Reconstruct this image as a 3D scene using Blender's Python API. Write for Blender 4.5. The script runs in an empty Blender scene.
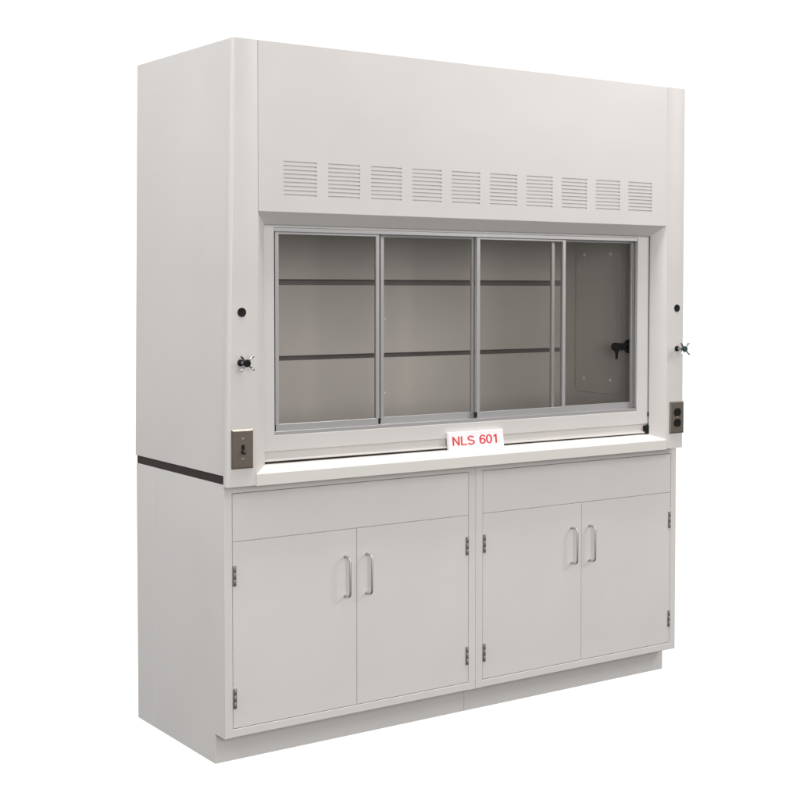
import bpy, bmesh, math, random
from mathutils import Vector, Matrix

scn = bpy.context.scene
# ---------------------------------------------------------------- camera
cd = bpy.data.cameras.new('camera')
cam = bpy.data.objects.new('camera', cd)
scn.collection.objects.link(cam)
scn.camera = cam
YAW, PITCH, ROLL = 0.6538, -0.0408, 0.0039
cd.sensor_width = 36.0
cd.lens = 1452.0 / 800.0 * 36.0
cd.shift_x = (400 - 532.85) / 800.0
cd.shift_y = (343.06 - 400) / 800.0
cd.clip_start = 0.05
cd.clip_end = 200.0
fw = Vector((math.sin(YAW) * math.cos(PITCH), math.cos(YAW) * math.cos(PITCH), math.sin(PITCH)))
rt = fw.cross(Vector((0, 0, 1))).normalized()
up = rt.cross(fw)
rt2 = math.cos(ROLL) * rt + math.sin(ROLL) * up
up2 = -math.sin(ROLL) * rt + math.cos(ROLL) * up
M = Matrix((rt2, up2, -fw)).transposed().to_4x4()
M.translation = Vector((-1.8921, -3.9341, 1.4651))
cam.matrix_world = M
scn.render.resolution_x = 1024
scn.render.resolution_y = 1024

# ---------------------------------------------------------------- colour management
scn.view_settings.view_transform = 'Standard'
scn.view_settings.look = 'None'
scn.view_settings.exposure = 0.0
scn.view_settings.gamma = 1.0

# ---------------------------------------------------------------- world: made-up white surround behind the piece,
# dimmed on the camera side and below to shape the light
w = bpy.data.worlds.new('World')
scn.world = w
w.use_nodes = True
nt = w.node_tree
nt.nodes.clear()
wo = nt.nodes.new('ShaderNodeOutputWorld')
bg = nt.nodes.new('ShaderNodeBackground')
tc = nt.nodes.new('ShaderNodeTexCoord')
dot = nt.nodes.new('ShaderNodeVectorMath'); dot.operation = 'DOT_PRODUCT'
dot.inputs[1].default_value = (math.sin(0.60), math.cos(0.60), -0.03)
nt.links.new(tc.outputs['Generated'], dot.inputs[0])
mr = nt.nodes.new('ShaderNodeMapRange'); mr.interpolation_type = 'SMOOTHSTEP'
mr.inputs['From Min'].default_value = 0.45; mr.inputs['From Max'].default_value = 0.75
nt.links.new(dot.outputs['Value'], mr.inputs['Value'])
sx = nt.nodes.new('ShaderNodeSeparateXYZ')
nt.links.new(tc.outputs['Generated'], sx.inputs[0])
mz = nt.nodes.new('ShaderNodeMapRange'); mz.interpolation_type = 'SMOOTHSTEP'
mz.inputs['From Min'].default_value = -0.55; mz.inputs['From Max'].default_value = 0.40
nt.links.new(sx.outputs['Z'], mz.inputs['Value'])
m1 = nt.nodes.new('ShaderNodeMix'); m1.data_type = 'RGBA'
m1.inputs['A'].default_value = (0.05, 0.049, 0.048, 1)
m1.inputs['B'].default_value = (0.62, 0.62, 0.63, 1)
nt.links.new(mz.outputs['Result'], m1.inputs['Factor'])
m2 = nt.nodes.new('ShaderNodeMix'); m2.data_type = 'RGBA'
m2.inputs['B'].default_value = (1.15, 1.15, 1.15, 1)
nt.links.new(m1.outputs['Result'], m2.inputs['A'])
nt.links.new(mr.outputs['Result'], m2.inputs['Factor'])
nt.links.new(m2.outputs['Result'], bg.inputs['Color'])
bg.inputs['Strength'].default_value = 1.0
nt.links.new(bg.outputs[0], wo.inputs['Surface'])


def area(name, loc, target, sx_, sy_, power, col):
    l = bpy.data.lights.new(name, 'AREA')
    l.shape = 'RECTANGLE'; l.size = sx_; l.size_y = sy_
    l.energy = power; l.color = col
    o = bpy.data.objects.new(name, l)
    scn.collection.objects.link(o)
    o.location = loc
    d = Vector(target) - Vector(loc)
    o.rotation_euler = d.to_track_quat('-Z', 'Y').to_euler()
    return o


area('front_softbox', (-1.2, -5.7, 1.9), (0.9, 0, 0.9), 2.4, 2.0, 142, (1.0, 0.985, 0.97))
area('overhead_softbox', (1.1, -0.62, 5.6), (1.1, -0.62, 0), 4.0, 0.9, 215, (1.0, 0.985, 0.97))
area('left_softbox', (-2.9, 0.1, 3.7), (0, 0.3, 1.8), 2.0, 1.6, 90, (0.985, 0.985, 1.0))
area('right_softbox', (4.0, -3.0, 3.1), (1.9, 0, 1.3), 1.4, 1.4, 60, (1.0, 0.975, 0.955))

# ---------------------------------------------------------------- materials


def new_mat(name, col, rough=0.5, metal=0.0, bump=0.0, bscale=300.0, mottle=0.0, mscale=3.0, spec=0.5, rmot=0.0, coat=0.0):
    m = bpy.data.materials.new(name)
    m.use_nodes = True
    n = m.node_tree.nodes; L = m.node_tree.links
    b = n['Principled BSDF']
    b.inputs['Base Color'].default_value = (*col, 1)
    b.inputs['Roughness'].default_value = rough
    b.inputs['Metallic'].default_value = metal
    b.inputs['Specular IOR Level'].default_value = spec
    b.inputs['Coat Weight'].default_value = coat
    t = n.new('ShaderNodeTexCoord')
    if mottle > 0 or rmot > 0:
        ns = n.new('ShaderNodeTexNoise'); ns.inputs['Scale'].default_value = mscale
        ns.inputs['Detail'].default_value = 5; ns.inputs['Roughness'].default_value = 0.55
        L.new(t.outputs['Object'], ns.inputs['Vector'])
    if mottle > 0:
        r = n.new('ShaderNodeMapRange')
        r.inputs['From Min'].default_value = 0.25; r.inputs['From Max'].default_value = 0.75
        r.inputs['To Min'].default_value = 1 - mottle; r.inputs['To Max'].default_value = 1 + mottle
        L.new(ns.outputs['Fac'], r.inputs['Value'])
        vm = n.new('ShaderNodeVectorMath'); vm.operation = 'SCALE'
        vm.inputs[0].default_value = col
        L.new(r.outputs['Result'], vm.inputs['Scale'])
        L.new(vm.outputs['Vector'], b.inputs['Base Color'])
    if rmot > 0:
        r2 = n.new('ShaderNodeMapRange')
        r2.inputs['From Min'].default_value = 0.25; r2.inputs['From Max'].default_value = 0.75
        r2.inputs['To Min'].default_value = rough - rmot; r2.inputs['To Max'].default_value = rough + rmot
        L.new(ns.outputs['Fac'], r2.inputs['Value'])
        L.new(r2.outputs['Result'], b.inputs['Roughness'])
    if bump > 0:
        nb = n.new('ShaderNodeTexNoise'); nb.inputs['Scale'].default_value = bscale
        nb.inputs['Detail'].default_value = 3
        L.new(t.outputs['Object'], nb.inputs['Vector'])
        # long-wave oil-canning of thin sheet metal under the fine orange peel
        nw = n.new('ShaderNodeTexNoise'); nw.inputs['Scale'].default_value = 3.5
        nw.inputs['Detail'].default_value = 1
        L.new(t.outputs['Object'], nw.inputs['Vector'])
        bp = n.new('ShaderNodeBump'); bp.inputs['Strength'].default_value = bump
        bp.inputs['Distance'].default_value = 0.0006
        L.new(nb.outputs['Fac'], bp.inputs['Height'])
        bw = n.new('ShaderNodeBump'); bw.inputs['Strength'].default_value = 0.35
        bw.inputs['Distance'].default_value = 0.006
        L.new(nw.outputs['Fac'], bw.inputs['Height'])
        L.new(bp.outputs['Normal'], bw.inputs['Normal'])
        L.new(bw.outputs['Normal'], b.inputs['Normal'])
    return m


PAINT = new_mat('white_powder_coat', (0.605, 0.580, 0.556), 0.40, bump=0.25, bscale=420, mottle=0.045, mscale=2.2, rmot=0.10)
PAINT2 = new_mat('base_powder_coat', (0.672, 0.646, 0.622), 0.45, bump=0.25, bscale=420, mottle=0.045, mscale=2.2, rmot=0.10)
SILLM = new_mat('sill_white_coat', (0.68, 0.655, 0.615), 0.40, bump=0.2, bscale=420, mottle=0.015)
LINER = new_mat('grey_fibreglass_liner', (0.60, 0.566, 0.528), 0.55, bump=0.2, bscale=200, mottle=0.05)
ALU = new_mat('brushed_aluminium', (0.50, 0.49, 0.485), 0.42, metal=0.7, bump=0.04, bscale=150, mottle=0.03)
STEEL = new_mat('satin_steel', (0.30, 0.28, 0.25), 0.5, metal=0.85, mottle=0.05, mscale=60)
HANDLEM = new_mat('satin_nickel', (0.52, 0.495, 0.46), 0.42, metal=0.9, mottle=0.04, mscale=60)
CHROME = new_mat('polished_chrome', (0.42, 0.42, 0.43), 0.16, metal=1.0, mottle=0.02, mscale=40)
PLATE = new_mat('stainless_wallplate', (0.245, 0.21, 0.175), 0.38, metal=0.85, mottle=0.06, mscale=25)
BLACK = new_mat('black_plastic', (0.008, 0.008, 0.008), 0.5, mottle=0.1, mscale=30, spec=0.2)
TEAL = new_mat('dark_teal_enamel', (0.02, 0.055, 0.05), 0.3, mottle=0.1, mscale=30)
WORK = new_mat('dark_epoxy_resin', (0.030, 0.021, 0.017), 0.55, mottle=0.15, mscale=30, spec=0.2)
PLENUM_SHADE = new_mat('plenum_shade_grey', (0.24, 0.22, 0.205), 0.6, mottle=0.1, mscale=10)  # shade of the plenum behind the baffle slots, put into the panel colour
DARKP = new_mat('dark_grey_plastic', (0.006, 0.006, 0.006), 0.5, mottle=0.1, mscale=30, spec=0.15)
CAPM = new_mat('pale_screw_cap', (0.85, 0.83, 0.80), 0.35, mottle=0.03, mscale=40)
CARD = new_mat('white_card', (0.90, 0.88, 0.90), 0.6, mottle=0.01, mscale=20)
RED = new_mat('red_print', (0.72, 0.06, 0.065), 0.6, mottle=0.05, mscale=60)

GLASS = bpy.data.materials.new('clear_glass'); GLASS.use_nodes = True
n = GLASS.node_tree.nodes; L = GLASS.node_tree.links; n.clear()
o_ = n.new('ShaderNodeOutputMaterial'); mx = n.new('ShaderNodeMixShader')
tr = n.new('ShaderNodeBsdfTransparent'); tr.inputs[0].default_value = (0.965, 0.96, 0.955, 1)
gl = n.new('ShaderNodeBsdfGlossy'); gl.inputs['Roughness'].default_value = 0.02
fr = n.new('ShaderNodeFresnel'); fr.inputs['IOR'].default_value = 1.22
L.new(fr.outputs[0], mx.inputs[0]); L.new(tr.outputs[0], mx.inputs[1]); L.new(gl.outputs[0], mx.inputs[2])
L.new(mx.outputs[0], o_.inputs['Surface'])

# ---------------------------------------------------------------- helpers


def root(name, label, cat, loc, group=None):
    o = bpy.data.objects.new(name, None)
    o.empty_display_size = 0.1
    scn.collection.objects.link(o)
    o.location = loc
    o['label'] = label; o['category'] = cat
    if group:
        o['group'] = group
    return o


def wloc(p):
    v = Vector((0, 0, 0))
    while p is not None:
        v += p.location
        p = p.parent
    return v


def obj(name, bm, m, parent=None, smooth=False, label=None, origin=None):
    """bm holds world coordinates; the object's origin goes to `origin` (or its centre)."""
    bmesh.ops.recalc_face_normals(bm, faces=bm.faces[:])
    vs = [v.co for v in bm.verts]
    lo = Vector([min(v[i] for v in vs) for i in range(3)])
    hi = Vector([max(v[i] for v in vs) for i in range(3)])
    c = Vector(origin) if origin else Vector(((lo.x + hi.x) / 2, (lo.y + hi.y) / 2, lo.z))
    bmesh.ops.translate(bm, verts=bm.verts[:], vec=-c)
    me = bpy.data.meshes.new(name)
    bm.to_mesh(me); bm.free()
    if smooth:
        for p in me.polygons:
            p.use_smooth = True
        try:
            me.set_sharp_from_angle(angle=math.radians(40))
        except Exception:
            pass
    me.materials.append(m)
    o = bpy.data.objects.new(name, me)
    scn.collection.objects.link(o)
    if parent is not None:
        o.parent = parent
        o.location = c - wloc(parent)
    else:
        o.location = c
    if label:
        o['label'] = label
    return o


def prism(bm, poly, a0, a1, axis, bevel=0.0, seg=2, warp=None):
    """poly: list of 2D points; extruded along axis ('x','y','z') a0..a1."""
    tmp = bmesh.new()

    def P(p, a):
        if axis == 'x': return (a, p[0], p[1])
        if axis == 'y': return (p[0], a, p[1])
        return (p[0], p[1], a)
    A = [tmp.verts.new(P(p, a0)) for p in poly]
    B = [tmp.verts.new(P(p, a1)) for p in poly]
    tmp.faces.new(A); tmp.faces.new(B[::-1])
    k = len(poly)
    for i in range(k):
        tmp.faces.new((A[i], A[(i + 1) % k], B[(i + 1) % k], B[i]))
    if warp:
        for v in tmp.verts:
            v.co = Vector(warp(v.co))
    if bevel > 0:
        bmesh.ops.recalc_face_normals(tmp, faces=tmp.faces[:])
        bmesh.ops.bevel(tmp, geom=tmp.edges[:], offset=bevel, segments=seg, profile=0.5, affect='EDGES', clamp_overlap=True)
    me = bpy.data.meshes.new('t'); tmp.to_mesh(me); tmp.free()
    bm.from_mesh(me); bpy.data.meshes.remove(me)


def box(bm, x0, x1, y0, y1, z0, z1, bevel=0.0, seg=2, warp=None):
    prism(bm, [(x0, y0), (x1, y0), (x1, y1), (x0, y1)], z0, z1, 'z', bevel, seg, warp)


def bx(x0, x1, y0, y1, z0, z1, bevel=0.0015, seg=2, warp=None):
    bm = bmesh.new(); box(bm, x0, x1, y0, y1, z0, z1, bevel, seg, warp); return bm


def disc(bm, c, axis, prof, seg=32, rx=1.0):
    """lathe: prof = [(dist along axis, radius)...] from centre c along unit axis."""
    ax = Vector(axis).normalized()
    t = ax.orthogonal().normalized(); b = ax.cross(t)
    rings = []
    for d, r in prof:
        rings.append([bm.verts.new(Vector(c) + ax * d + (t * math.cos(2 * math.pi * i / seg) + b * math.sin(2 * math.pi * i / seg)) * r) for i in range(seg)])
    for q in range(len(rings) - 1):
        for i in range(seg):
            j = (i + 1) % seg
            bm.faces.new((rings[q][i], rings[q][j], rings[q + 1][j], rings[q + 1][i]))
    bm.faces.new(rings[0]); bm.faces.new(rings[-1][::-1])


def tube(bm, pts, rad, seg=14):
    pts = [Vector(p) for p in pts]
    rads = rad if isinstance(rad, (list, tuple)) else [rad] * len(pts)
    rings = []
    ref = None
    for i, p in enumerate(pts):
        if i == 0: d = pts[1] - p
        elif i == len(pts) - 1: d = p - pts[i - 1]
        else: d = (pts[i + 1] - p).normalized() + (p - pts[i - 1]).normalized()
        d.normalize()
        if ref is None:
            ref = d.orthogonal().normalized()
        t = (ref - d * ref.dot(d)).normalized(); ref = t
        b = d.cross(t)
        rings.append([bm.verts.new(p + (t * math.cos(2 * math.pi * k / seg) + b * math.sin(2 * math.pi * k / seg)) * rads[i]) for k in range(seg)])
    for q in range(len(rings) - 1):
        for k in range(seg):
            j = (k + 1) % seg
            bm.faces.new((rings[q][k], rings[q][j], rings[q + 1][j], rings[q + 1][k]))
    bm.faces.new(rings[0]); bm.faces.new(rings[-1][::-1])


def arc(c, r, a0, a1, n):
    return [(c[0] + r * math.cos(math.radians(a0 + (a1 - a0) * i / n)), c[1] + r * math.sin(math.radians(a0 + (a1 - a0) * i / n))) for i in range(n + 1)]


# ---------------------------------------------------------------- dimensions (metres)
W = 1.829            # hood width
WB = 1.840           # two base cabinets
D = 0.713            # depth
ZT = 2.1837          # hood top
ZB = 0.8593          # hood post bottom
Z1, Z2, Y2, X2 = 1.6785, 1.6416, 0.0413, 0.1313
YB = 0.0486          # base cabinet face
TOE, TZ = 0.0694, 0.0922
WK0, WK1 = 0.861, 0.888


def lerp(a, b, t): return a + (b - a) * t


def xo(z): return lerp(-0.015, 0.0115, (z - ZB) / (ZT - ZB))          # outer corner of left post
def xs(z): return lerp(-0.004, 0.0115, (z - WK1) / (ZT - WK1))        # hood side skin
def ai(z): return lerp(0.0815, 0.0915, min(1, max(0, (z - 0.9) / 0.76)))   # front inner edge of post


# ================================================================ THE SETTING
# ================================================================ BASE CABINETS
def hinge(parent, xc, zc):
    bm = bmesh.new()
    box(bm, xc - 0.0055, xc + 0.0055, YB - 0.0022, YB - 0.0002, zc - 0.0305, zc + 0.0305, 0.0005, 1)
    prof = []
    for i in range(3):
        z = 0.0203 * i
        prof += [(z, 0.0031), (z + 0.0006, 0.0036), (z + 0.0194, 0.0036), (z + 0.0200, 0.0031)]
    disc(bm, (xc, YB - 0.0030, zc - 0.0303), (0, 0, 1), prof, 14)
    obj('hinge', bm, STEEL, parent, True)


def handle(parent, xc, zc):
    bm = bmesh.new()
    h, so, r = 0.0625, 0.034, 0.013
    y0 = YB + 0.001
    pts = [(xc, y0, zc - h), (xc, y0 - so + r, zc - h)]
    for a in (22, 45, 68):
        pts.append((xc, y0 - so + r - r * math.sin(math.radians(a)), zc - h + r - r * math.cos(math.radians(a))))
    pts.append((xc, y0 - so, zc - h + r)); pts.append((xc, y0 - so, zc))
    top = [(p[0], p[1], 2 * zc - p[2]) for p in pts[:-1]][::-1]
    tube(bm, pts + top, 0.0036)
    for s in (-1, 1):
        disc(bm, (xc, YB + 0.0008, zc + s * h), (0, -1, 0), [(0, 0.0054), (0.0016, 0.0052), (0.0022, 0.0045)], 18)
    obj('handle', bm, HANDLEM, parent, True)


def cabinet(x0, x1, fl, fr, split, hl, hr, label):
    t = root('base_cabinet', label, 'cabinet', ((x0 + x1) / 2, (YB + D) / 2, 0), 'two base cabinets under the hood')
    y1 = D
    # carcass: two sides with toe notch, floor, back
    prof = [(YB + 0.0030, TZ), (YB + TOE, TZ), (YB + TOE, 0.0), (D, 0.0), (D, WK0), (YB + 0.0030, WK0)]
    for a, b in ((x0, x0 + 0.018), (x1 - 0.018, x1)):
        bm = bmesh.new()
        prism(bm, prof, a, b, 'x')
        obj('side_panel', bm, PAINT2, t)
    if x0 < 0.1:
        obj('rear_flange', bx(x0 - 0.0006, x0 + 0.0006, 0.575, D - 0.0002, 0.0004, WK0 - 0.0006, 0.0004, 1), PAINT2, t)
    obj('back_panel', bx(x0 + 0.019, x1 - 0.019, D - 0.02, D - 0.004, 0.004, WK0 - 0.002), PAINT2, t)
    obj('floor_panel', bx(x0 + 0.019, x1 - 0.019, YB + 0.03, D - 0.022, TZ, TZ + 0.018), PAINT2, t)
    obj('toe_kick', bx(x0 + 0.0012 if x0 < 0.1 else x0 + 0.0006, x1 - 0.0006, YB + TOE - 0.0012, YB + TOE + 0.012, 0.0, TZ - 0.0005, 0.0008), PAINT2, t)
    # face frame as one welded piece: outer rectangle with two openings
    bm = bmesh.new()
    zt0, zd, zb0 = 0.8328, 0.6863, 0.1182
    yf, yk = YB, YB + 0.024
    for a, b, c, d in ((x0, x0 + fl, x0 + 0.0182, x0 + fl), (x1 - fr, x1, x1 - fr, x1 - 0.0182)):
        box(bm, a, b, yf, yf + 0.0030, TZ, WK0, 0.0013, 2)
        box(bm, c, d, yf + 0.0028, yk, TZ + 0.001, WK0 - 0.001, 0.0)
    box(bm, x0 + fl - 0.002, x1 - fr + 0.002, yf + 0.0003, yk, TZ, zb0, 0.0024, 3)
    box(bm, x0 + fl - 0.002, x1 - fr + 0.002, yf + 0.0003, yk, zt0, WK0, 0.0016, 2)
    box(bm, x0 + fl - 0.002, x1 - fr + 0.002, yf + 0.006, yk, zd - 0.012, zd + 0.012, 0.001, 1)
    obj('face_frame', bm, PAINT2, t)
    # dark core behind the gaps is just the closed cabinet; fronts
    g = 0.0013
    d = bx(x0 + fl + g, x1 - fr - g, YB + 0.0004, YB + 0.019, zd + g * 0.8, zt0 - g, 0.0012, 2)
    obj('drawer_front', d, PAINT2, t)
    xc = x0 + split
    for side, (a, b) in enumerate(((x0 + fl + g, xc - 0.0007), (xc + 0.0007, x1 - fr - g))):
        dr = obj('door', bx(a, b, YB + 0.0006, YB + 0.019, zb0 + g, zd - g * 0.8, 0.0014, 2), PAINT2, t)
        hx = a + 0.0055 if side == 0 else b - 0.0055
        for z in (0.2115, 0.584):
            hinge(dr, hx, z)
        handle(dr, hl if side == 0 else hr, 0.5375)
    return t


cabinet(0.0, 0.9196, 0.0262, 0.0283, 0.4575, 0.4140, 0.4930,
        'left white steel base cabinet with two doors, below the toggle switch end')
cabinet(0.9204, WB, 0.0283, 0.0262, 0.4622, 1.3365, 1.4185,
        'right white steel base cabinet with two doors, below the duplex socket end')

# ================================================================ WORKTOP
wt = bx(0.0008, W + 0.004, YB + 0.004, D - 0.002, WK0 + 0.0004, WK1 - 0.0006, 0.0018, 2)
wt = obj('worktop', wt, WORK, None)
wt['label'] = 'thin dark brown worktop slab sandwiched between base cabinets and hood'
wt['category'] = 'worktop'

# ================================================================ FUME HOOD
hood = root('fume_hood', 'white laboratory fume hood with vented top and sliding glass sash', 'fume hood', (W / 2, D / 2, WK1))


def mirx(f):
    return f


def post(right):
    bm = bmesh.new()
    nz = 14
    rings = []
    for i in range(nz + 1):
        z = lerp(ZB, ZT, i / nz)
        o = xo(z) if not right else 0.0
        a = ai(z)
        r = 0.010
        sec = [(o, 0.021), (o, r + 0.004)]
        sec += arc((o + r, r), r, 180, 270, 6)[1:]
        sec += [(a - 0.0015, 0.0), (a, 0.0008), (X2 - 0.0008, Y2 - 0.0012), (X2, Y2), (X2, 0.0475), (0.118, 0.0476), (0.118, 0.10), (0.03, 0.10), (0.03, 0.021)]
        if right:
            sec = [(W - x, y) for x, y in sec]
        rings.append([bm.verts.new((x, y, z)) for x, y in sec])
    k = len(rings[0])
    for q in range(nz):
        for i in range(k):
            j = (i + 1) % k
            bm.faces.new((rings[q][i], rings[q][j], rings[q + 1][j], rings[q + 1][i]))
    bm.faces.new(rings[0]); bm.faces.new(rings[-1][::-1])
    return obj('corner_post', bm, PAINT, hood, True)


post_l = post(False)
post_r = post(True)

# side skins
bm = bmesh.new()
box(bm, 0, 0.028, 0.0215, D, WK1, ZT, 0.0015, 2,
    warp=lambda c: (c.x + xs(c.z), c.y, c.z))
obj('side_panel', bm, PAINT, hood)
obj('side_panel', bx(W - 0.028, W, 0.0215, D, WK1, ZT), PAINT, hood)
obj('back_panel', bx(0.045, W - 0.03, D - 0.016, D - 0.002, WK1, ZT - 0.002), PAINT, hood)
obj('top_panel', bx(0.041, W - 0.029, 0.034, D - 0.017, ZT - 0.02, ZT - 0.003), PAINT, hood)

# front panel: sheet with ten openings that the pressed vent grilles fill
FX0, FX1 = 0.0931, W - 0.0931
VX0, VP, VW = 0.1742, 0.15277, 0.1170
VZ0, VZ1 = 1.7245, 1.8345
bm = bmesh.new()
gx = [FX0]
for i in range(10):
    gx += [VX0 + i * VP, VX0 + i * VP + VW]
gx += [FX1]
zs_ = [Z1, VZ0, VZ1, ZT - 0.0005]
V = [[bm.verts.new((x, 0.0004, z)) for x in gx] for z in zs_]
for j in range(3):
    for i in range(len(gx) - 1):
        if j == 1 and i % 2 == 1:
            continue
        bm.faces.new((V[j][i], V[j][i + 1], V[j + 1][i + 1], V[j + 1][i]))
# folded returns: bottom chamfer with mitred ends, up-turn, ends, top, back
def v(x, y, z): return bm.verts.new((x, y, z))
n_ = len(gx) - 1
c0, c1 = v(X2, Y2, Z2), v(W - X2, Y2, Z2)
e0, e1 = v(X2, Y2 + 0.001, Z2 + 0.05), v(W - X2, Y2 + 0.001, Z2 + 0.05)
t0, t1 = v(FX0, 0.03, ZT - 0.0005), v(FX1, 0.03, ZT - 0.0005)
s0, s1 = v(FX0, 0.03, Z2 + 0.05), v(FX1, 0.03, Z2 + 0.05)
bm.faces.new([V[0][i] for i in range(n_ + 1)] + [c1, c0])
bm.faces.new((c0, c1, e1, e0))
bm.faces.new((e0, e1, s1, s0))
bm.faces.new((s0, s1, t1, t0))
bm.faces.new([V[3][i] for i in range(n_ + 1)] + [t1, t0])
bm.faces.new([V[j][0] for j in range(4)] + [t0, s0])
bm.faces.new([V[j][n_] for j in range(4)] + [t1, s1])
bm.faces.new((V[0][0], c0, e0, s0)); bm.faces.new((V[0][n_], c1, e1, s1))
fp = obj('front_panel', bm, PAINT, hood)

for i in range(10):
    bm = bmesh.new()
    x0 = VX0 + i * VP; x1 = x0 + VW
    nsl, hgt, pitch = 9, 0.0046, 0.01236
    zc0 = 1.8292
    zz = [VZ0]
    for k in range(nsl - 1, -1, -1):
        zz += [zc0 - k * pitch - hgt / 2, zc0 - k * pitch + hgt / 2]
    zz += [VZ1]
    X_ = [x0, x0 + 0.002, x1 - 0.002, x1]
    G = [[bm.verts.new((x, 0.0004, z)) for x in X_] for z in zz]
    for j in range(len(zz) - 1):
        for q in range(3):
            if q == 1 and j % 2 == 1:
                # pressed louvre: the pocket runs in and up behind the sheet
                a, b, c, d = G[j][1], G[j][2], G[j + 1][2], G[j + 1][1]
                f = []
                for vv, dz in ((a, 0.0), (b, 0.0), (c, -0.0006), (d, -0.0006)):
                    f.append(bm.verts.new((vv.co.x, 0.0052, vv.co.z + dz)))
                bm.faces.new((a, b, f[1], f[0])); bm.faces.new((b, c, f[2], f[1]))
                bm.faces.new((c, d, f[3], f[2])); bm.faces.new((d, a, f[0], f[3]))
                bm.faces.new(f)
            else:
                bm.faces.new((G[j][q], G[j][q + 1], G[j + 1][q + 1], G[j + 1][q]))
    obj('vent_grille', bm, PAINT, fp)

# airfoil sill
bm = bmesh.new()
prof = [(0.0004, ZB - 0.002), (0.0004, 0.8912), (0.0007, 0.8922), (0.0014, 0.8931), (0.0024, 0.8937), (0.010, 0.8970), (0.024, 0.9035), (0.040, 0.9112), (0.0475, 0.9130), (0.060, 0.9130), (0.060, ZB - 0.002)]


def sillx(y): return lerp(0.0822, X2 + 0.0005, min(1, y / Y2)) if y < 0.047 else X2 - 0.012


Lr = [bm.verts.new((sillx(y), y, z)) for y, z in prof]
Rr = [bm.verts.new((W - sillx(y), y, z - 0.0006)) for y, z in prof]
for i in range(len(prof)):
    j = (i + 1) % len(prof)
    bm.faces.new((Lr[i], Lr[j], Rr[j], Rr[i]))
bm.faces.new(Lr); bm.faces.new(Rr[::-1])
obj('airfoil_sill', bm, SILLM, hood)

# liner: sides, ceiling, baffles, plenum back
XL0, XL1 = 0.125, 1.722
obj('side_liner', bx(XL0 - 0.012, XL0, 0.098, 0.66, WK1, 2.05), LINER, hood)
lr = obj('side_liner', bx(XL1, XL1 + 0.012, 0.098, 0.66, WK1, 2.05), LINER, hood)
obj('ceiling_liner', bx(XL0 + 0.0005, XL1 - 0.0005, 0.098, 0.66, 2.0, 2.012), LINER, hood)
obj('inner_back_panel', bx(XL0 + 0.0005, XL1 - 0.0005, 0.645, 0.659, WK1, 1.999), PLENUM_SHADE, hood)
YF = 0.60
for z0, z1 in ((WK1 + 0.03, 1.1945), (1.2105, 1.4575), (1.4775, 1.95)):
    obj('baffle_panel', bx(XL0 + 0.002, XL1 - 0.002, YF, YF + 0.006, z0, z1, 0.001), LINER, hood)

# inner jambs that close the space between liner and post, and the access panel
ap = bmesh.new()
rr = 0.03
pts = []
y0, y1, z0, z1 = 0.238, 0.500, 1.0440, 1.640
for (cy, cz, a) in ((y1 - rr, z0 + rr, 270), (y1 - rr, z1 - rr, 0), (y0 + rr, z1 - rr, 90), (y0 + rr, z0 + rr, 180)):
    pts += arc((cy, cz), rr, a, a + 90, 6)
prism(ap, pts, XL1 - 0.0042, XL1 + 0.0002, 'x', 0.0008, 1)
acc = obj('access_panel', ap, LINER, lr)
for (yy, zz_) in ((0.450, 1.0965), (0.291, 1.0965), (0.448, 1.579), (0.292, 1.579)):
    bm = bmesh.new()
    disc(bm, (XL1 - 0.0042, yy, zz_), (-1, 0, 0), [(0, 0.0065), (0.0018, 0.006), (0.003, 0.0035)], 18)
    obj('screw', bm, CAPM, lr, True)
# screws on the back baffles (small bright heads)
for (xx, zz_) in ((0.9016, 1.3348), (0.8994, 1.0642)):
    bm = bmesh.new()
    disc(bm, (xx, YF, zz_), (0, -1, 0), [(0, 0.005), (0.0015, 0.0045), (0.0025, 0.0025)], 16)
    obj('screw', bm, CAPM, hood, True)

# gas outlet nozzle on the right liner
bm = bmesh.new()
cx, cy, cz = XL1, 0.181, 1.2310
disc(bm, (cx, cy, cz), (-1, 0, 0), [(0, 0.026), (0.010, 0.026), (0.013, 0.023), (0.018, 0.014)], 28)
disc(bm, (cx - 0.014, cy, cz), (-1, 0, 0), [(0, 0.0135), (0.045, 0.0135), (0.048, 0.015), (0.066, 0.015), (0.069, 0.013)], 24)
disc(bm, (cx - 0.066, cy, cz - 0.004), (0, 0, -1), [(0, 0.010), (0.014, 0.009), (0.018, 0.0065), (0.041, 0.0045), (0.043, 0.0035)], 20)
obj('gas_outlet', bm, DARKP, lr, True)

# ---------------- sash
SX0, SX1 = 0.1335, 1.6975
OX0, OX1, OZ0, OZ1 = 0.1695, 1.6430, 0.9995, 1.6335
bm = bmesh.new()
ysf, ysb = 0.050, 0.097
box(bm, SX0, OX0, ysf, ysb, 0.9505, 1.72, 0.0014, 2)
box(bm, OX1, SX1, ysf, 0.0565, 0.9505, 1.72, 0.0014, 2)
box(bm, 1.6560, SX1 - 0.001, 0.0560, ysb, 0.952, 1.718, 0.0)
box(bm, OX0 - 0.003, OX1 + 0.003, ysf + 0.0003, ysb, 0.9505, OZ0, 0.0014, 2)
box(bm, OX0 - 0.003, OX1 + 0.003, ysf + 0.0003, ysb, OZ1, 1.72, 0.0014, 2)
prof = [(0.0503, 0.951), (0.0575, 0.9485), (0.0590, 0.930), (0.0560, 0.9255), (0.0475, 0.9230), (0.0475, 0.9195), (0.093, 0.9195), (0.093, 0.951)]
A = [bm.verts.new((SX0 + 0.0005, y, z + (0.0012 if z < 0.927 else 0))) for y, z in prof]
B = [bm.verts.new((SX1 - 0.0005, y, z - (0.0025 if z < 0.927 else 0))) for y, z in prof]
for i in range(len(prof)):
    j = (i + 1) % len(prof)
    bm.faces.new((A[i], A[j], B[j], B[i]))
bm.faces.new(A); bm.faces.new(B[::-1])
sash = obj('sash_frame', bm, PAINT, hood)
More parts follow.
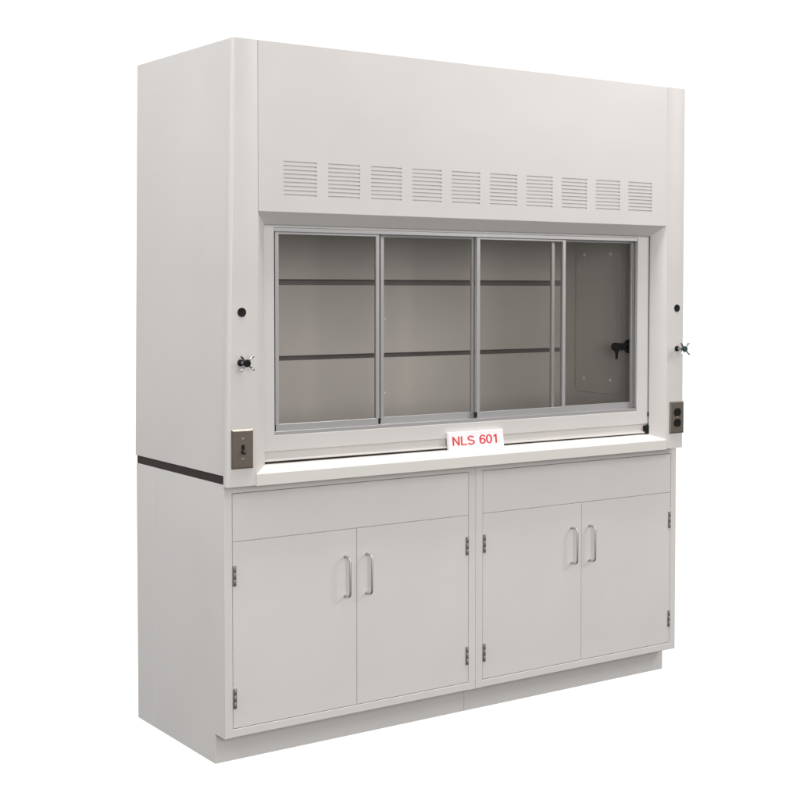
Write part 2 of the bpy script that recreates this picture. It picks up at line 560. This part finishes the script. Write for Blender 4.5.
# extruded tracks
bm = bmesh.new()
box(bm, OX0 + 0.0005, OX1 + 0.0005, 0.0525, 0.0945, OZ0 + 0.0002, 1.0045, 0.0006, 1)
for yy in (0.0523, 0.0735, 0.0925):
    box(bm, OX0 + 0.0012, OX1 - 0.0012, yy, yy + 0.002, OZ0 + 0.0004, 1.0105, 0.0005, 1)
obj('bottom_track', bm, ALU, sash)
bm = bmesh.new()
box(bm, OX0 + 0.0005, OX1 + 0.0005, 0.0525, 0.0945, 1.6285, OZ1 - 0.0002, 0.0006, 1)
for yy in (0.0523, 0.0735, 0.0925):
    box(bm, OX0 + 0.0012, OX1 - 0.0012, yy, yy + 0.002, 1.6215, OZ1 - 0.0004, 0.0005, 1)
obj('top_track', bm, ALU, sash)
for a, b in ((OX0 - 0.0003, OX0 + 0.0015), (1.6530, 1.6563)):
    obj('side_track', bx(a, b, 0.0570, 0.094, 1.0125, 1.6210, 0.0006), ALU, sash)
obj('stop_block', bx(1.6800, 1.7000, 0.0445, 0.0585, 0.9165, 0.9445, 0.001), BLACK, sash)
obj('stop_block', bx(1.6935, 1.7045, 0.0455, 0.0600, 0.9780, 0.9935, 0.001), BLACK, sash)
obj('roller', bx(OX0 + 0.0030, OX0 + 0.0075, 0.0560, 0.0600, 1.0120, 1.0310, 0.0006), BLACK, sash)

for (x0, x1, ya, lab) in ((0.1775, 0.5485, 0.0600, 'leftmost'), (0.5640, 0.9360, 0.0785, ''), (0.9312, 1.3135, 0.0600, ''), (1.2655, 1.6515, 0.0785, '')):
    yb_ = ya + 0.0115
    zb_, zt_ = 1.0055, 1.6270
    bm = bmesh.new()
    sw = 0.0128
    box(bm, x0, x0 + sw, ya, yb_, zb_, zt_, 0.0008, 1)
    box(bm, x1 - sw, x1, ya, yb_, zb_, zt_, 0.0008, 1)
    box(bm, x0 + sw - 0.001, x1 - sw + 0.001, ya + 0.0003, yb_ - 0.0003, zb_, 1.0320, 0.0008, 1)
    box(bm, x0 + sw - 0.001, x1 - sw + 0.001, ya + 0.0003, yb_ - 0.0003, 1.6135, zt_, 0.0008, 1)
    wn = obj('sliding_window', bm, ALU, hood)
    obj('glass_pane', bx(x0 + sw - 0.002, x1 - sw + 0.002, ya + 0.004, ya + 0.008, 1.0305, 1.6155, 0), GLASS, wn)
    if ya < 0.07:
        obj('end_cap', bx(x1 - 0.0045 if x0 < 0.5 else x0 - 0.0038, x1 + 0.0035 if x0 < 0.5 else x0 + 0.0006, ya - 0.0012, ya + 0.009, 1.0130, 1.0315, 0.0006), BLACK, wn)

# ---------------- hole plugs, service valves, wall plates
for xc in (0.0368, 1.7921):
    bm = bmesh.new()
    disc(bm, (xc, 0.0002, 1.3772), (0, -1, 0), [(0, 0.0140), (0.0012, 0.0140), (0.0022, 0.0128), (0.0016, 0.0090), (0.0012, 0.004)], 36)
    obj('hole_plug', bm, BLACK, hood, True)

for xc in (0.0322, 1.7925):
    zc = 1.2280
    bm = bmesh.new()
    disc(bm, (xc, 0.0002, zc), (0, -1, 0), [(0, 0.0105), (0.0015, 0.0105), (0.003, 0.0095), (0.007, 0.0085), (0.008, 0.0065)], 30)
    vl = obj('service_valve', bm, BLACK, hood, True)
    bm = bmesh.new()
    disc(bm, (xc, -0.010, zc), (0, -1, 0), [(0, 0.0050), (0.020, 0.0050), (0.021, 0.0075), (0.026, 0.0075)], 24)
    obj('stem', bm, CHROME, vl, True)
    bm = bmesh.new()
    disc(bm, (xc, -0.034, zc), (0, -1, 0), [(0, 0.0095), (0.002, 0.0112), (0.010, 0.0115), (0.014, 0.0100), (0.015, 0.0060), (0.0142, 0.0030)], 28)
    obj('hub', bm, DARKP if xc < 1 else TEAL, vl, True)
    bm = bmesh.new()
    for a in (48, 132, 228, 318):
        dx, dz = math.cos(math.radians(a)), math.sin(math.radians(a))
        pts = []; rd = []
        for s, yy, r in ((0.006, -0.041, 0.0040), (0.013, -0.0415, 0.0034), (0.020, -0.0425, 0.0031), (0.026, -0.0440, 0.0036), (0.029, -0.0448, 0.0038), (0.031, -0.0452, 0.0024)):
            pts.append((xc + dx * s, yy, zc + dz * s)); rd.append(r)
        tube(bm, pts, rd, 12)
    obj('handle', bm, CHROME, vl, True)


def wallplate(xc, zc, name):
    bm = bmesh.new()
    w2, h2 = 0.0354, 0.0587
    a = [bm.verts.new((xc + sx_ * w2, 0.0002, zc + sz * h2)) for sx_, sz in ((-1, -1), (1, -1), (1, 1), (-1, 1))]
    m_ = [bm.verts.new((xc + sx_ * w2, -0.0016, zc + sz * h2)) for sx_, sz in ((-1, -1), (1, -1), (1, 1), (-1, 1))]
    b = [bm.verts.new((xc + sx_ * (w2 - 0.0045), -0.0062, zc + sz * (h2 - 0.0045))) for sx_, sz in ((-1, -1), (1, -1), (1, 1), (-1, 1))]
    for i in range(4):
        j = (i + 1) % 4
        bm.faces.new((a[i], a[j], m_[j], m_[i])); bm.faces.new((m_[i], m_[j], b[j], b[i]))
    bm.faces.new(b); bm.faces.new(a[::-1])
    bmesh.ops.recalc_face_normals(bm, faces=bm.faces[:])
    bmesh.ops.bevel(bm, geom=bm.edges[:], offset=0.0007, segments=2, affect='EDGES')
    return obj(name, bm, PLATE, hood)


def screw(parent, x, z, r=0.0038):
    bm = bmesh.new()
    disc(bm, (x, -0.0060, z), (0, -1, 0), [(0, r), (0.0006, r), (0.0012, r * 0.6)], 18)
    box(bm, x - r * 0.8, x + r * 0.8, -0.0078, -0.0070, z - 0.0004, z + 0.0004, 0, 1)
    obj('screw', bm, STEEL, parent, True)


sp = wallplate(0.0362, 0.9715, 'switch_plate')
obj('toggle_slot', bx(0.0362 - 0.0052, 0.0362 + 0.0052, -0.0070, -0.0055, 0.9715 - 0.0125, 0.9715 + 0.0125, 0.0004), BLACK, sp)
bm = bmesh.new()
prism(bm, [(-0.0062, 0.9700), (-0.0180, 0.9615), (-0.0190, 0.9570), (-0.0160, 0.9560), (-0.0062, 0.9610)], 0.0362 - 0.0036, 0.0362 + 0.0036, 'x', 0.0008, 2)
obj('toggle_switch', bm, BLACK, sp)
screw(sp, 0.0362, 0.9715 + 0.0300); screw(sp, 0.0362, 0.9715 - 0.0300)

op = wallplate(1.7930, 0.9730, 'outlet_plate')
for s in (-1, 1):
    bm = bmesh.new()
    zc = 0.9730 + s * 0.0196
    R_ = 0.0172
    pts = []
    for i in range(40):
        a = 2 * math.pi * i / 40
        pts.append((1.7930 + R_ * math.cos(a), zc + max(-0.0145, min(0.0145, R_ * math.sin(a)))))
    prism(bm, pts, -0.0080, -0.0058, 'y', 0.0005, 1)
    so = obj('socket', bm, BLACK, op)
    bm = bmesh.new()
    for dx, hh in ((-0.0062, 0.0040), (0.0062, 0.0048)):
        box(bm, 1.7930 + dx - 0.0011, 1.7930 + dx + 0.0011, -0.0083, -0.0079, zc + 0.002 - hh, zc + 0.002 + hh, 0, 1)
    disc(bm, (1.7930, -0.0079, zc - 0.0085), (0, -1, 0), [(0, 0.0026), (0.0004, 0.0026)], 14)
    obj('contact_slots', bm, DARKP, op)
screw(op, 1.7930, 0.9730)

# ================================================================ SIGN BLOCK
bm = bmesh.new()
sx0, sx1, zs0, zs1 = 0.8025, 1.0275, 0.9085, 0.9710
tilt = 0.008
box(bm, sx0, sx1, 0.0345, 0.0462, zs0, zs1, 0.0006, 1, warp=lambda c: (c.x - (c.z - zs0) * 0.07, c.y + (c.z - zs0) * 0.03, c.z))
sign = obj('sign_block', bm, CARD, None)
sign['label'] = 'small white block sign with red letters and digits standing on the sill'
sign['category'] = 'sign'


SW_ = 0.142   # stroke width over cap height


def ell(cx, cy, rx, ry, a0, a1, n=16):
    return [(cx + rx * math.cos(math.radians(a0 + (a1 - a0) * i / n)), cy + ry * math.sin(math.radians(a0 + (a1 - a0) * i / n))) for i in range(n + 1)]


h_ = SW_ / 2
GLYPHS = {   # (advance, strokes); cap height 1
    'N': (0.74, [[(h_ + 0.02, 0), (h_ + 0.02, 1)], [(h_ + 0.02, 0.97), (0.66 - h_, 0.03)], [(0.66 - h_, 0), (0.66 - h_, 1)]]),
    'L': (0.60, [[(h_ + 0.02, 1), (h_ + 0.02, 0)], [(h_ + 0.02, h_), (0.55, h_)]]),
    'S': (0.68, [ell(0.33, 0.725, 0.245, 0.215, 20, 250, 14) + ell(0.33, 0.275, 0.265, 0.215, 78, -160, 16)]),
    '6': (0.56, [ell(0.27, 0.325, 0.20, 0.26, 0, 360, 22), ell(0.295, 0.56, 0.225, 0.39, 200, 35, 14)]),
    '0': (0.56, [ell(0.27, 0.5, 0.20, 0.44, 0, 360, 26)]),
    '1': (0.50, [[(0.31, 0), (0.31, 1)], [(0.31, 0.94), (0.20, 0.81), (0.10, 0.755)]]),
}


def ribbon(bm, pts, wd, f):
    n = len(pts)
    closed = (Vector(pts[0]) - Vector(pts[-1])).length < 1e-5
    L_, R_ = [], []
    for i in range(n):
        p = Vector(pts[i])
        a = Vector(pts[i - 1]) if i > 0 else (Vector(pts[-2]) if closed else None)
        b = Vector(pts[i + 1]) if i < n - 1 else (Vector(pts[1]) if closed else None)
        d = Vector((0, 0))
        if a is not None: d += (p - a).normalized()
        if b is not None: d += (b - p).normalized()
        d.normalize()
        nn = Vector((-d.y, d.x)) * wd / 2
        L_.append(p + nn); R_.append(p - nn)
    V1 = [[bm.verts.new(f(q, dd)) for q in row] for row in (L_, R_) for dd in (0, 1)]
    a, b, c, d = V1   # L front, L back, R front, R back
    for i in range(n - 1):
        bm.faces.new((a[i], a[i + 1], c[i + 1], c[i]))
        bm.faces.new((b[i], b[i + 1], a[i + 1], a[i]))
        bm.faces.new((c[i], c[i + 1], d[i + 1], d[i]))
    if not closed:
        bm.faces.new((a[0], c[0], d[0], b[0])); bm.faces.new((a[-1], b[-1], d[-1], c[-1]))


b1 = bmesh.new()
for word, xa, xb in (('NLS', 0.8165, 0.9085), ('601', 0.9265, 1.0050)):
    tot = sum(GLYPHS[c][0] for c in word)
    sc = (xb - xa) / tot
    cx_ = 0.0
    za, H = 0.9262, 0.0305
    k = 0
    for c in word:
        for st in GLYPHS[c][1]:
            k += 1

            def f(q, dd, cx_=cx_, k=k):
                z = za + H * q[1]
                x = xa + (cx_ + q[0]) * sc
                return (x - (z - zs0) * 0.07, 0.0345 + (z - zs0) * 0.03 - (0.0003 + 0.00004 * k) * (1 - dd), z)
            ribbon(b1, st, SW_, f)
        cx_ += GLYPHS[c][0]
obj('lettering', b1, RED, sign)
